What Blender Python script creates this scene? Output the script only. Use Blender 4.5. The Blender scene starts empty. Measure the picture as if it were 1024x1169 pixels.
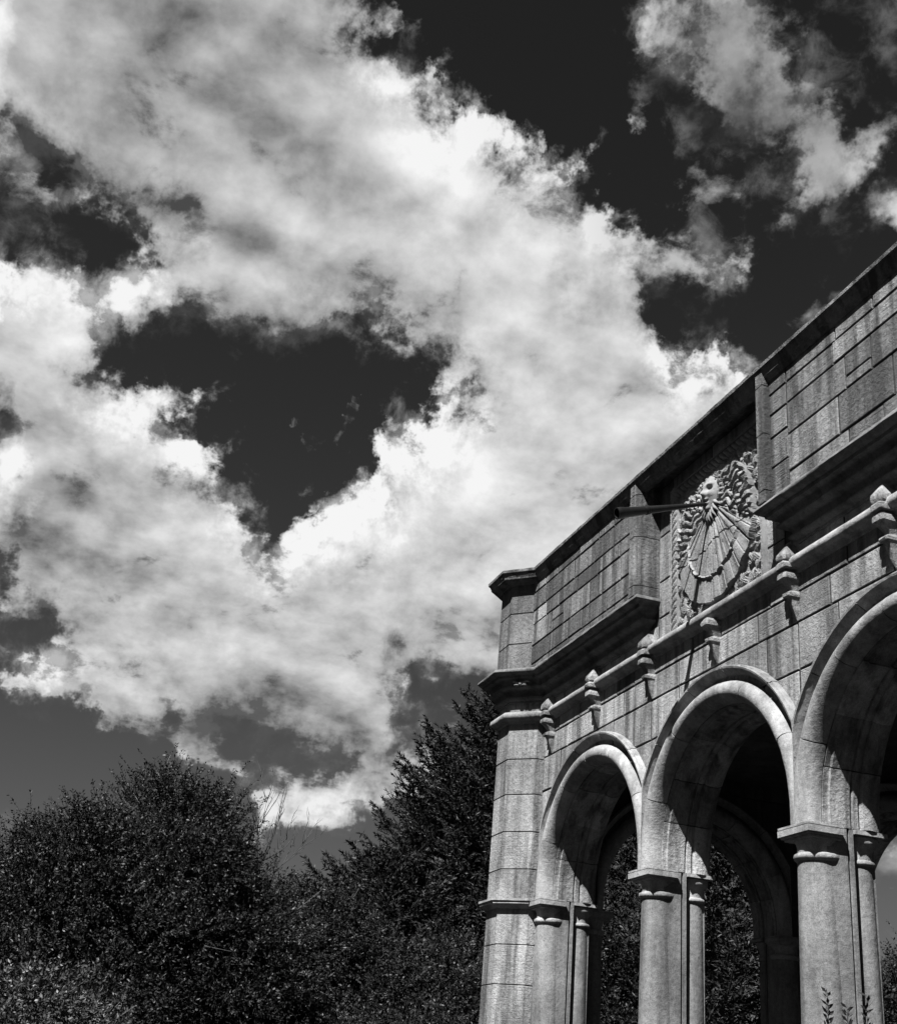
import bpy, bmesh, math, random
import numpy as np
from math import radians, sin, cos, pi, sqrt, hypot, atan2
from mathutils import Vector, Matrix

scene = bpy.context.scene
COL = scene.collection

# ------------------------------------------------------------------ camera
cam_data = bpy.data.cameras.new('camera')
cam = bpy.data.objects.new('camera', cam_data); COL.objects.link(cam)
YAW, PITCH, ROLL = 1.2842, 0.4385, 0.0919
fwd = Vector((-sin(YAW)*cos(PITCH), cos(YAW)*cos(PITCH), sin(PITCH)))
r0 = Vector((cos(YAW), sin(YAW), 0)); u0 = r0.cross(fwd)
right = cos(ROLL)*r0 + sin(ROLL)*u0
up = -sin(ROLL)*r0 + cos(ROLL)*u0
CAM = Vector((9.1873, -5.2759, 1.6))
m = Matrix((right, up, -fwd)).transposed().to_4x4(); m.translation = CAM
cam.matrix_world = m
cam_data.sensor_fit = 'VERTICAL'; cam_data.sensor_height = 24.0
cam_data.lens = 1414.1/1169*24.0
cam_data.clip_start = 0.05; cam_data.clip_end = 2000
scene.camera = cam

# ------------------------------------------------------------------ exposure
vs = scene.view_settings
scene.display_settings.display_device = 'sRGB'
vs.view_transform = 'Standard'; vs.look = 'None'; vs.exposure = 1.8; vs.gamma = 1.0
vs.use_curve_mapping = False

# ------------------------------------------------------------------ sun
SUN = Vector((0.365, -0.445, 0.82)).normalized()
sd = bpy.data.lights.new('sun', 'SUN'); sd.energy = 5.0; sd.angle = radians(0.5); sd.color = (1, 1, 1)
so = bpy.data.objects.new('sun', sd); COL.objects.link(so)
so.rotation_euler = SUN.to_track_quat('Z', 'Y').to_euler(); so.location = (10, -14, 24)

# ------------------------------------------------------------------ sky (black-and-white film: the red part of the daylight sky) with cumulus
# azimuth deg, elevation deg, angular radius deg, amount
THIN_CLOUD = [(147.4, 44.0, 6.7, 0.62), (152.4, 37.2, 2.7, 0.30), (141.4, 45.1, 4.0, 0.40), (172.1, 13.2, 4.3, 0.15)]
CLOUD_BANKS = [(170.8, 27.6, 0.9, 1.50), (172.6, 28.8, 0.5, 1.10), (168.7, 29.3, 0.6, 1.10), (174.4, 24.4, 1.3, 0.90), (173.2, 23.8, 0.9, 0.80), (166.4, 27.9, 1.2, 0.40), (177.6, 28.9, 0.8, 0.40), (159.8, 19.3, 2.8, 0.90), (163.1, 17.3, 1.8, 0.80), (157.4, 21.3, 3.2, 1.00), (166.4, 16.6, 2.4, 0.80), (168.0, 13.2, 1.6, 0.70), (182.5, 30.7, 1.7, 0.80), (180.0, 27.8, 1.1, 0.50), (163.1, 13.3, 1.4, 0.70), (166.0, 13.1, 1.2, 0.60), (168.6, 11.7, 1.8, 0.60), (185.9, 31.9, 1.5, 0.60), (187.4, 41.8, 5.4, 1.00), (181.1, 43.8, 6.3, 1.00), (175.0, 44.6, 4.1, 0.90), (183.6, 39.1, 4.8, 1.00), (177.0, 40.2, 5.8, 1.00), (171.6, 41.5, 3.9, 0.90), (167.6, 44.0, 2.1, 0.70), (169.4, 37.9, 5.1, 1.00), (176.2, 35.3, 4.3, 0.95), (180.0, 33.4, 2.9, 0.75), (163.6, 39.6, 2.9, 0.80), (163.1, 35.8, 5.1, 1.00), (159.3, 37.2, 3.1, 0.80), (157.1, 33.7, 3.5, 0.90), (160.7, 31.2, 4.4, 1.00), (154.7, 30.6, 2.9, 0.90), (158.6, 26.9, 4.4, 1.00), (153.2, 27.0, 4.7, 1.00), (162.9, 24.9, 3.6, 1.00), (149.6, 31.7, 1.9, 0.80), (151.4, 30.6, 2.3, 0.80), (148.8, 29.3, 3.0, 0.80), (184.6, 31.1, 2.6, 1.00), (186.2, 31.9, 1.5, 0.80), (183.7, 27.0, 4.1, 1.00), (180.0, 24.2, 4.2, 1.00), (181.5, 21.5, 3.8, 0.90), (175.7, 21.8, 3.9, 1.00), (171.1, 20.0, 4.8, 1.00), (166.1, 21.4, 4.9, 1.00), (160.9, 21.5, 4.4, 1.00), (176.6, 18.0, 3.5, 0.90), (173.0, 16.2, 3.1, 0.75), (168.6, 17.5, 3.6, 0.90), (163.7, 19.2, 2.8, 0.70), (174.3, 13.7, 1.7, 0.85), (172.7, 13.3, 1.6, 0.70), (167.2, 13.5, 2.0, 0.90), (164.8, 13.4, 1.8, 0.85), (162.9, 13.6, 1.2, 0.80), (169.5, 12.1, 1.4, 0.95), (167.8, 11.7, 1.6, 0.95), (170.2, 11.3, 1.2, 0.70), (181.1, 14.9, 1.0, 0.70), (178.8, 14.2, 0.9, 0.80), (171.4, 14.2, 1.8, 0.80), (169.4, 14.3, 1.8, 0.75), (180.4, 18.9, 3.0, 0.90), (179.9, 16.7, 1.7, 0.70), (177.4, 15.9, 2.3, 0.80), (161.5, 18.4, 2.0, 0.80), (159.7, 20.3, 3.2, 0.90), (166.2, 15.6, 2.2, 0.85), (169.1, 15.5, 2.4, 0.85), (164.1, 16.8, 1.6, 0.60), (152.6, 47.2, 2.2, 0.56), (148.6, 46.0, 2.2, 0.60), (147.4, 44.5, 1.8, 0.58), (144.6, 41.9, 2.7, 0.64), (143.0, 40.7, 1.8, 0.53), (146.3, 40.5, 1.5, 0.53), (140.5, 44.6, 1.2, 0.40), (154.1, 43.4, 1.6, 0.64), (151.2, 42.2, 0.9, 0.40), (151.0, 39.4, 1.7, 0.56), (151.9, 36.8, 1.9, 0.56), (154.9, 37.8, 1.5, 0.53), (150.1, 35.6, 1.3, 0.48), (157.6, 41.8, 1.5, 0.38), (139.8, 38.3, 1.2, 0.53), (147.4, 37.6, 0.7, 0.43), (161.7, 41.6, 1.5, 0.43), (171.2, 47.0, 1.1, 0.38), (169.2, 28.4, 0.6, 0.48), (138.8, 46.0, 1.0, 0.28), (164.8, 29.3, 1.8, 0.48), (142.1, 9.7, 0.9, 0.60), (180.3, 32.5, 1.5, 0.40)]
CLEAR_GAPS = [(152.7, 38.5, 2.1, -0.55), (151.2, 34.3, 1.7, -0.60), (154.3, 36.1, 1.2, -0.40), (170.5, 24.4, 1.3, -0.80), (172.0, 25.6, 1.2, -0.50), (166.4, 31.5, 1.6, -0.50), (163.3, 15.5, 1.6, -0.55), (165.3, 14.7, 1.0, -0.40), (171.6, 12.6, 2.3, -0.50), (168.8, 13.0, 1.0, -0.35), (160.8, 15.5, 2.4, -0.50), (175.9, 12.7, 1.9, -0.40), (166.3, 12.4, 1.0, -0.40), (168.4, 46.6, 2.8, -0.90), (159.8, 42.8, 2.5, -0.80), (155.0, 40.5, 2.1, -0.70), (162.0, 44.2, 2.3, -0.50), (157.9, 46.1, 3.4, -0.60), (147.3, 35.1, 2.2, -0.60), (165.7, 29.6, 1.6, -0.60), (180.5, 29.7, 1.3, -0.50), (141.5, 43.7, 1.0, -0.40), (164.8, 43.1, 0.8, -0.40), (177.3, 29.8, 2.4, -0.70), (173.4, 29.6, 3.2, -1.00), (169.1, 30.2, 3.2, -0.90), (166.2, 29.9, 1.6, -0.60), (170.0, 25.9, 2.1, -0.90), (172.8, 26.3, 2.4, -0.80), (175.1, 27.5, 2.0, -0.60), (172.9, 23.4, 1.5, -0.65), (171.4, 24.4, 1.8, -0.70), (179.1, 30.6, 1.7, -0.50), (185.0, 34.5, 2.0, -1.00), (188.0, 37.5, 1.6, -1.00), (183.2, 34.8, 1.3, -0.60), (182.3, 17.6, 1.0, -1.00), (163.5, 17.2, 1.2, -0.50), (174.3, 14.4, 0.8, -0.70), (170.8, 12.9, 1.6, -0.50), (168.4, 13.2, 0.9, -0.40), (161.3, 16.2, 2.0, -0.60), (187.1, 32.8, 0.6, -0.40), (180.0, 36.0, 0.8, -0.30), (165.9, 18.3, 0.8, -0.40), (179.4, 12.5, 4.5, -0.60), (168.2, 45.5, 1.9, -0.60), (159.3, 43.6, 2.3, -0.50), (157.2, 36.1, 1.2, -0.35), (152.2, 33.3, 1.5, -0.60), (172.3, 14.5, 1.0, -0.30)]
GREY_BASES = [(178.9, 41.7, 6.1, -0.95), (173.2, 41.6, 3.1, -0.50), (181.4, 38.5, 3.0, -0.30), (182.7, 21.7, 3.4, -0.75), (179.7, 23.1, 2.3, -0.30), (187.0, 41.9, 3.9, -0.35), (182.8, 41.2, 4.4, -0.30), (170.7, 17.7, 5.6, -0.20), (182.6, 26.1, 2.2, -0.20), (165.2, 32.9, 2.4, -0.10), (168.9, 13.5, 5.9, -0.40)]
BRIGHT_TOPS = [(164.6, 39.9, 2.7, 0.25), (162.1, 25.8, 2.4, 0.35), (168.0, 41.5, 1.6, 0.25), (158.8, 30.1, 4.0, 0.10), (183.8, 29.8, 1.9, 0.15), (168.5, 26.0, 2.0, 0.20)]

def build_world():
    w = bpy.data.worlds.new('World'); scene.world = w; w.use_nodes = True
    nt = w.node_tree; N = nt.nodes; L = nt.links
    for n in list(N): N.remove(n)
    def math_in(tree):
        def f(op, a, b=None, c=None, clamp=False):
            n = tree.nodes.new('ShaderNodeMath'); n.operation = op; n.use_clamp = clamp
            for i, v in enumerate((a, b, c)):
                if v is None: continue
                if isinstance(v, (int, float)): n.inputs[i].default_value = v
                else: tree.links.new(v, n.inputs[i])
            return n.outputs[0]
        return f
    def vdir(az, el):
        a, e = radians(az), radians(el)
        return (cos(a)*cos(e), sin(a)*cos(e), sin(e))
    def blobs(tree, vec, lst):
        M = math_in(tree); acc = None
        for az, el, rad, amp in lst:
            d = tree.nodes.new('ShaderNodeVectorMath'); d.operation = 'DOT_PRODUCT'
            tree.links.new(vec, d.inputs[0]); d.inputs[1].default_value = vdir(az, el)
            k = 1.0/(1.0-cos(radians(rad)))
            e = M('EXPONENT', M('MULTIPLY_ADD', d.outputs['Value'], k, -k))
            acc = M('MULTIPLY', e, amp) if acc is None else M('MULTIPLY_ADD', e, amp, acc)
        return acc
    def fbm(tree, vec, scale, detail, rough, dist=0.0, off=(0, 0, 0)):
        mp = tree.nodes.new('ShaderNodeMapping'); mp.inputs['Location'].default_value = off
        tree.links.new(vec, mp.inputs['Vector'])
        n = tree.nodes.new('ShaderNodeTexNoise'); n.inputs['Scale'].default_value = scale
        n.inputs['Detail'].default_value = detail; n.inputs['Roughness'].default_value = rough
        n.inputs['Distortion'].default_value = dist
        tree.links.new(mp.outputs[0], n.inputs['Vector'])
        return n.outputs['Fac']
    # --- group: cloud thickness for a direction
    g = bpy.data.node_groups.new('cloud_thickness', 'ShaderNodeTree')
    g.interface.new_socket(name='Direction', in_out='INPUT', socket_type='NodeSocketVector')
    g.interface.new_socket(name='Thickness', in_out='OUTPUT', socket_type='NodeSocketFloat')
    g.interface.new_socket(name='Body', in_out='OUTPUT', socket_type='NodeSocketFloat')
    gi = g.nodes.new('NodeGroupInput'); go = g.nodes.new('NodeGroupOutput')
    V = gi.outputs[0]; M = math_in(g)
    sep = g.nodes.new('ShaderNodeSeparateXYZ'); g.links.new(V, sep.inputs[0])
    den = M('ADD', sep.outputs[2], 0.32)
    comb = g.nodes.new('ShaderNodeCombineXYZ')
    g.links.new(M('DIVIDE', sep.outputs[0], den), comb.inputs[0]); g.links.new(M('DIVIDE', sep.outputs[1], den), comb.inputs[1])
    P = comb.outputs[0]
    # billowing outlines: the direction is stirred before the banks and gaps are looked up
    wn = g.nodes.new('ShaderNodeTexNoise'); wn.inputs['Scale'].default_value = 9.0; wn.inputs['Detail'].default_value = 6; wn.inputs['Roughness'].default_value = 0.66
    g.links.new(V, wn.inputs['Vector'])
    w1 = g.nodes.new('ShaderNodeVectorMath'); w1.operation = 'SUBTRACT'; g.links.new(wn.outputs['Color'], w1.inputs[0]); w1.inputs[1].default_value = (.5, .5, .5)
    w2 = g.nodes.new('ShaderNodeVectorMath'); w2.operation = 'MULTIPLY'; g.links.new(w1.outputs[0], w2.inputs[0]); w2.inputs[1].default_value = (.19, .19, .12)
    w3 = g.nodes.new('ShaderNodeVectorMath'); w3.operation = 'ADD'; g.links.new(V, w3.inputs[0]); g.links.new(w2.outputs[0], w3.inputs[1])
    w4 = g.nodes.new('ShaderNodeVectorMath'); w4.operation = 'NORMALIZE'; g.links.new(w3.outputs[0], w4.inputs[0])
    V = w4.outputs[0]
    pos = M('MINIMUM', blobs(g, V, CLOUD_BANKS), 1.05)
    neg = M('MAXIMUM', M('MULTIPLY', blobs(g, V, CLEAR_GAPS), 0.9), -0.92)
    big = fbm(g, P, 5.5, 3, 0.5, 0.3)
    fine = fbm(g, P, 13.0, 10, 0.60, 0.15, (3.1, 1.7, 0.4))
    mid = fbm(g, P, 11.0, 4, 0.5, 0.2, (7.1, 2.7, 1.4))
    nz = M('ADD', M('MULTIPLY', M('SUBTRACT', big, 0.5), 0.8), M('MULTIPLY', M('SUBTRACT', fine, 0.5), 2.9))
    t = M('ADD', M('ADD', pos, neg), nz)
    g.links.new(t, go.inputs[0])
    sm = M('ADD', M('ADD', pos, neg), M('ADD', M('MULTIPLY', M('SUBTRACT', big, 0.5), 0.9), M('MULTIPLY', M('SUBTRACT', mid, 0.5), 0.9)))
    g.links.new(sm, go.inputs[1])
    # --- world
    tc = N.new('ShaderNodeTexCoord'); D = tc.outputs['Generated']; M = math_in(nt)
    def thick(vec):
        n = N.new('ShaderNodeGroup'); n.node_tree = g; L.new(vec, n.inputs[0]); return n.outputs[0], n.outputs[1]
    va = N.new('ShaderNodeVectorMath'); va.operation = 'ADD'; L.new(D, va.inputs[0]); va.inputs[1].default_value = tuple(SUN*0.03)
    vn = N.new('ShaderNodeVectorMath'); vn.operation = 'NORMALIZE'; L.new(va.outputs[0], vn.inputs[0])
    t0, s0 = thick(D); t1, s1 = thick(vn.outputs[0])
    mr = N.new('ShaderNodeMapRange'); mr.interpolation_type = 'SMOOTHSTEP'
    mr.inputs['From Min'].default_value = 0.30; mr.inputs['From Max'].default_value = 0.78
    L.new(t0, mr.inputs['Value'])
    veil = N.new('ShaderNodeMapRange'); veil.interpolation_type = 'SMOOTHSTEP'                 # thin torn shreds round the banks
    veil.inputs['From Min'].default_value = 0.02; veil.inputs['From Max'].default_value = 0.85; veil.inputs['To Max'].default_value = 0.5
    vn2 = fbm(nt, D, 34.0, 7, 0.62, 0.35, (1.3, 4.1, 2.2))
    L.new(M('ADD', M('MULTIPLY', s0, 0.75), M('MULTIPLY', M('SUBTRACT', vn2, 0.5), 2.2)), veil.inputs['Value'])
    dens = M('MAXIMUM', mr.outputs['Result'], veil.outputs['Result'])
    dens = M('MULTIPLY', dens, M('SUBTRACT', 1.0, M('MINIMUM', blobs(nt, D, THIN_CLOUD), 0.6)))
    grey = blobs(nt, D, GREY_BASES); bright = blobs(nt, D, BRIGHT_TOPS)
    lit = M('ADD', M('MULTIPLY', M('SUBTRACT', s0, s1), 0.42), M('MULTIPLY', M('SUBTRACT', t0, t1), 0.20))                  # side towards the sun is lighter
    body = M('MULTIPLY', M('MAXIMUM', M('MINIMUM', M('SUBTRACT', s0, 0.5), 0.8), -0.15), 0.22)
    b = M('ADD', M('ADD', M('ADD', 0.40, body), lit), M('ADD', M('MULTIPLY', M('MAXIMUM', grey, -0.9), 0.24), M('MULTIPLY', bright, 0.5)))
    b = M('ADD', b, M('MULTIPLY', M('SUBTRACT', fbm(nt, D, 16.0, 8, 0.6, 0.2, (5.5, 2.2, 8.1)), 0.5), 0.30))
    b = M('MINIMUM', M('MAXIMUM', b, 0.10), 0.80)
    b = M('MULTIPLY', b, 6.6)
    sky = N.new('ShaderNodeTexSky'); sky.sky_type = 'NISHITA'; sky.sun_disc = False
    sky.sun_elevation = math.asin(SUN.z); sky.sun_rotation = atan2(SUN.x, SUN.y)
    sky.air_density = 1.0; sky.dust_density = 0.6; sky.ozone_density = 1.5
    sc_ = N.new('ShaderNodeSeparateColor'); L.new(sky.outputs[0], sc_.inputs[0])
    s = M('MULTIPLY', M('POWER', sc_.outputs[0], SKY_POW), SKY_GAIN)
    s = M('DIVIDE', s, M('ADD', 1.5, M('MULTIPLY', s, 0.8)))
    mix = N.new('ShaderNodeMix'); mix.data_type = 'FLOAT'
    L.new(dens, mix.inputs[0]); L.new(s, mix.inputs[2]); L.new(b, mix.inputs[3])
    bg = N.new('ShaderNodeBackground'); bg.inputs['Strength'].default_value = 0.05
    L.new(mix.outputs[0], bg.inputs['Color'])
    out = N.new('ShaderNodeOutputWorld'); L.new(bg.outputs[0], out.inputs['Surface'])
SKY_POW, SKY_GAIN = 2.0, 0.215
build_world()
scene.world.cycles.sampling_method = 'MANUAL'; scene.world.cycles.sample_map_resolution = 512

# ------------------------------------------------------------------ materials (all neutral: a black-and-white photograph)
def new_mat(name):
    mt = bpy.data.materials.new(name); mt.use_nodes = True
    nt = mt.node_tree; b = nt.nodes['Principled BSDF']
    return mt, nt, b
def _math(nt):
    def f(op, a, b=None, c=None, clamp=False):
        n = nt.nodes.new('ShaderNodeMath'); n.operation = op; n.use_clamp = clamp
        for i, v in enumerate((a, b, c)):
            if v is None: continue
            if isinstance(v, (int, float)): n.inputs[i].default_value = v
            else: nt.links.new(v, n.inputs[i])
        return n.outputs[0]
    return f
def _noise(nt, vec, scale, detail=4, rough=0.55, dist=0.0, stretch=(1, 1, 1)):
    mp = nt.nodes.new('ShaderNodeMapping'); mp.inputs['Scale'].default_value = stretch
    nt.links.new(vec, mp.inputs['Vector'])
    n = nt.nodes.new('ShaderNodeTexNoise'); n.inputs['Scale'].default_value = scale
    n.inputs['Detail'].default_value = detail; n.inputs['Roughness'].default_value = rough
    n.inputs['Distortion'].default_value = dist
    nt.links.new(mp.outputs[0], n.inputs['Vector']); return n.outputs['Fac']

def stone(name, base=0.36, streak=0.5, speck=0.5, bump=0.5, tool=1.0, rough=0.9):
    """weathered sandstone: blotches, vertical rain streaks, dark lichen specks, tooled lines where the block has them"""
    mt, nt, b = new_mat(name); M = _math(nt)
    co = nt.nodes.new('ShaderNodeTexCoord').outputs['Object']
    at = nt.nodes.new('ShaderNodeAttribute'); at.attribute_name = 'tone'
    tl = nt.nodes.new('ShaderNodeAttribute'); tl.attribute_name = 'tooled'
    blot = _noise(nt, co, 2.3, 5, 0.6); fine = _noise(nt, co, 26, 6, 0.65)
    grain = _noise(nt, co, 130, 3, 0.6)
    strk = _noise(nt, co, 7.0, 4, 0.6, 0.2, (1, 1, 0.10))
    v = M('ADD', 1.0, M('MULTIPLY', M('SUBTRACT', blot, 0.5), 1.5))
    v = M('ADD', v, M('MULTIPLY', M('SUBTRACT', fine, 0.5), 1.9*speck))
    v = M('ADD', v, M('MULTIPLY', M('SUBTRACT', grain, 0.5), 2.4*speck))
    big = _noise(nt, co, 0.9, 4, 0.6, 0.6)                                  # broad weather stains that run across joints
    v = M('MULTIPLY', v, M('ADD', 1.0, M('MULTIPLY', M('SUBTRACT', big, 0.5), 1.3)))
    drip = _noise(nt, co, 16.0, 3, 0.55, 0.1, (1, 1, 0.05))
    v = M('MULTIPLY', v, M('ADD', 1.0, M('MULTIPLY', M('SUBTRACT', drip, 0.5), 0.9*streak)))
    st = nt.nodes.new('ShaderNodeMapRange'); st.inputs['From Min'].default_value = 0.46; st.inputs['From Max'].default_value = 0.66
    nt.links.new(strk, st.inputs['Value'])
    v = M('MULTIPLY', v, M('SUBTRACT', 1.0, M('MULTIPLY', st.outputs[0], streak)))
    sp = nt.nodes.new('ShaderNodeMapRange'); sp.inputs['From Min'].default_value = 0.62; sp.inputs['From Max'].default_value = 0.75
    nt.links.new(_noise(nt, co, 38, 3, 0.5), sp.inputs['Value'])
    v = M('MULTIPLY', v, M('SUBTRACT', 1.0, M('MULTIPLY', sp.outputs[0], 0.4)))
    v = M('MULTIPLY', v, M('ADD', 1.0, M('MULTIPLY', at.outputs['Fac'], 0.55)))
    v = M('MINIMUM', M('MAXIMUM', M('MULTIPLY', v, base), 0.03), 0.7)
    cb = nt.nodes.new('ShaderNodeCombineColor')
    for i in range(3): nt.links.new(v, cb.inputs[i])
    nt.links.new(cb.outputs[0], b.inputs['Base Color'])
    b.inputs['Roughness'].default_value = rough
    b.inputs['Specular IOR Level'].default_value = 0.25
    # relief
    lines = _noise(nt, co, 30, 3, 0.5, 0.0, (0.10, 0.10, 2.6))
    h = M('ADD', M('MULTIPLY', fine, 0.019), M('MULTIPLY', grain, 0.005))
    h = M('ADD', h, M('MULTIPLY', M('MULTIPLY', lines, tl.outputs['Fac']), 0.008*tool))
    pit = _noise(nt, co, 55, 4, 0.7)
    h = M('ADD', h, M('MULTIPLY', M('MULTIPLY', pit, M('MAXIMUM', M('MULTIPLY', tl.outputs['Fac'], -1.0), 0.0)), 0.016))
    bp = nt.nodes.new('ShaderNodeBump'); bp.inputs['Strength'].default_value = bump; bp.inputs['Distance'].default_value = 1.0
    nt.links.new(h, bp.inputs['Height']); nt.links.new(bp.outputs[0], b.inputs['Normal'])
    return mt

def plain(name, val, rough=0.8, spec=0.3, var=0.3, scale=8.0, metallic=0.0, bump=0.0):
    mt, nt, b = new_mat(name); M = _math(nt)
    co = nt.nodes.new('ShaderNodeTexCoord').outputs['Object']
    n = _noise(nt, co, scale, 5, 0.6)
    v = M('MULTIPLY', M('ADD', 1.0, M('MULTIPLY', M('SUBTRACT', n, 0.5), 2*var)), val)
    cb = nt.nodes.new('ShaderNodeCombineColor')
    for i in range(3): nt.links.new(v, cb.inputs[i])
    nt.links.new(cb.outputs[0], b.inputs['Base Color'])
    b.inputs['Roughness'].default_value = rough; b.inputs['Specular IOR Level'].default_value = spec
    b.inputs['Metallic'].default_value = metallic
    if bump:
        bp = nt.nodes.new('ShaderNodeBump'); bp.inputs['Distance'].default_value = bump
        nt.links.new(_noise(nt, co, scale*3, 5, 0.6), bp.inputs['Height']); nt.links.new(bp.outputs[0], b.inputs['Normal'])
    return mt

def leaf_mat(name, val, rough=0.4, spec=0.5, var=0.6):
    mt, nt, b = new_mat(name); M = _math(nt)
    at = nt.nodes.new('ShaderNodeAttribute'); at.attribute_name = 'tone'
    v = M('MULTIPLY', M('ADD', 1.0, M('MULTIPLY', at.outputs['Fac'], var)), val)
    cb = nt.nodes.new('ShaderNodeCombineColor')
    for i in range(3): nt.links.new(v, cb.inputs[i])
    nt.links.new(cb.outputs[0], b.inputs['Base Color'])
    b.inputs['Roughness'].default_value = rough; b.inputs['Specular IOR Level'].default_value = spec
    return mt

STONE = stone('weathered_sandstone', 0.168, streak=0.68, bump=0.9, speck=0.7)
STONE_SHAFT = stone('column_sandstone', 0.115, streak=0.45, speck=0.7, bump=0.38)
STONE_TRIM = stone('moulded_sandstone', 0.18, streak=0.4, speck=0.55, bump=0.42)
STONE_DARK = stone('parapet_sandstone', 0.088, streak=0.85, speck=0.65, bump=1.0)
STONE_CARVED = stone('carved_sandstone', 0.158, streak=0.2, speck=0.3, bump=0.3)
STONE_EDGE = stone('stained_sandstone', 0.09, streak=0.5, speck=0.5, bump=0.6)
MORTAR = stone('old_mortar', 0.035, streak=0.3)
INNER = stone('dark_plaster', 0.05, streak=0.5)  # one dark base colour for the end wall, back wall and ceiling
BRONZE = plain('dark_bronze', 0.015, rough=0.38, spec=0.5, var=0.5, scale=14, metallic=0.6)
BARK = plain('bark', 0.045, 0.95, 0.1, 0.5, 12, bump=0.03)
TWIG = plain('grey_dead_twig', 0.045, 0.9, 0.1, 0.3, 12)
GRASS = plain('short_grass', 0.01, 0.95, 0.1, 0.6, 1.5, bump=0.05)
PAVING = plain('stone_paving', 0.02, 0.9, 0.2, 0.3, 4, bump=0.01)
LEAF_A = leaf_mat('glossy_leaf', 0.012, 0.5, 0.16)
LEAF_B = leaf_mat('dull_leaf', 0.010, 0.52, 0.14)
LEAF_C = leaf_mat('pale_leaf', 0.026, 0.5, 0.25)
NEEDLE = leaf_mat('conifer_needle', 0.014, 0.55, 0.16)

# ------------------------------------------------------------------ mesh helpers
class MB:
    """collects polygons for ONE mesh object"""
    def __init__(s): s.v = []; s.f = []; s.t = []; s.tl = []
    def face(s, pts, tone=0.0, tooled=0.0):
        k = len(s.v); s.v.extend(pts); s.f.append(tuple(range(k, k+len(pts)))); s.t.append(tone); s.tl.append(tooled)
    def grid(s, rings, closed_u=True, tone=0.0, caps=True, tooled=0.0):
        """rings: list of equal-length point lists, joined in order"""
        k = len(s.v); n = len(rings[0])
        for r in rings: s.v.extend(r)
        for i in range(len(rings)-1):
            for j in range(n if closed_u else n-1):
                a = k+i*n+j; b_ = k+i*n+(j+1) % n
                s.f.append((a, b_, b_+n, a+n)); s.t.append(tone); s.tl.append(tooled)
        if caps and closed_u:
            s.f.append(tuple(k+j for j in range(n))[::-1]); s.t.append(tone); s.tl.append(tooled)
            e = k+(len(rings)-1)*n
            s.f.append(tuple(e+j for j in range(n))); s.t.append(tone); s.tl.append(tooled)
    def box(s, x0, x1, y0, y1, z0, z1, tone=0.0, tooled=0.0):
        s.grid([[(x0, y0, z), (x1, y0, z), (x1, y1, z), (x0, y1, z)] for z in (z0, z1)], tone=tone, tooled=tooled)
    def lathe(s, cx, cy, prof, n=28, tone=0.0, closed=True):
        s.grid([[(cx+r*cos(2*pi*j/n), cy+r*sin(2*pi*j/n), z) for j in range(n)] for r, z in prof], tone=tone, caps=closed)
    def tube(s, pts, radii, n=7, tone=0.0):
        pts = [Vector(p) for p in pts]; rings = []
        for i, p in enumerate(pts):
            d = (pts[min(i+1, len(pts)-1)]-pts[max(i-1, 0)]).normalized()
            a = d.orthogonal().normalized() if i == 0 else (a - d*a.dot(d)).normalized()
            b = d.cross(a); r = radii[i]
            rings.append([tuple(p+(a*cos(2*pi*j/n)+b*sin(2*pi*j/n))*r) for j in range(n)])
        s.grid(rings, tone=tone)
    def build(s, name, mat, parent=None, smooth=35, jitter=0.0, seed=0, xf=None):
        me = bpy.data.meshes.new(name)
        me.from_pydata([tuple(map(float, p)) for p in s.v], [], s.f)
        a = me.attributes.new('tone', 'FLOAT', 'FACE'); a.data.foreach_set('value', s.t)
        a = me.attributes.new('tooled', 'FLOAT', 'FACE'); a.data.foreach_set('value', s.tl)
        bm = bmesh.new(); bm.from_mesh(me)
        if jitter:
            bmesh.ops.remove_doubles(bm, verts=bm.verts, dist=1e-5)
            rnd = random.Random(seed)
            for v in bm.verts: v.co += Vector((rnd.uniform(-1, 1), rnd.uniform(-1, 1), rnd.uniform(-1, 1)))*jitter
        bmesh.ops.recalc_face_normals(bm, faces=bm.faces)
        bm.to_mesh(me); bm.free()
        if xf is not None: me.transform(xf)
        if smooth:
            me.polygons.foreach_set('use_smooth', [True]*len(me.polygons)); me.set_sharp_from_angle(angle=radians(smooth))
        me.materials.append(mat)
        o = bpy.data.objects.new(name, me); COL.objects.link(o)
        if parent is not None: o.parent = parent
        return o
def empty(name, parent=None, loc=(0, 0, 0)):
    o = bpy.data.objects.new(name, None); COL.objects.link(o); o.location = loc; o.empty_display_size = 0.3
    if parent is not None: o.parent = parent
    return o
def tag(o, label=None, cat=None, group=None, kind=None):
    if label: o['label'] = label
    if cat: o['category'] = cat
    if group: o['group'] = group
    if kind: o['kind'] = kind
    return o
def dense(pts, step):
    out = []
    for a, b in zip(pts[:-1], pts[1:]):
        n = max(1, int(hypot(b[0]-a[0], b[1]-a[1])/step))
        for i in range(n): out.append((a[0]+(b[0]-a[0])*i/n, a[1]+(b[1]-a[1])*i/n))
    return out+[pts[-1]]
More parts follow.
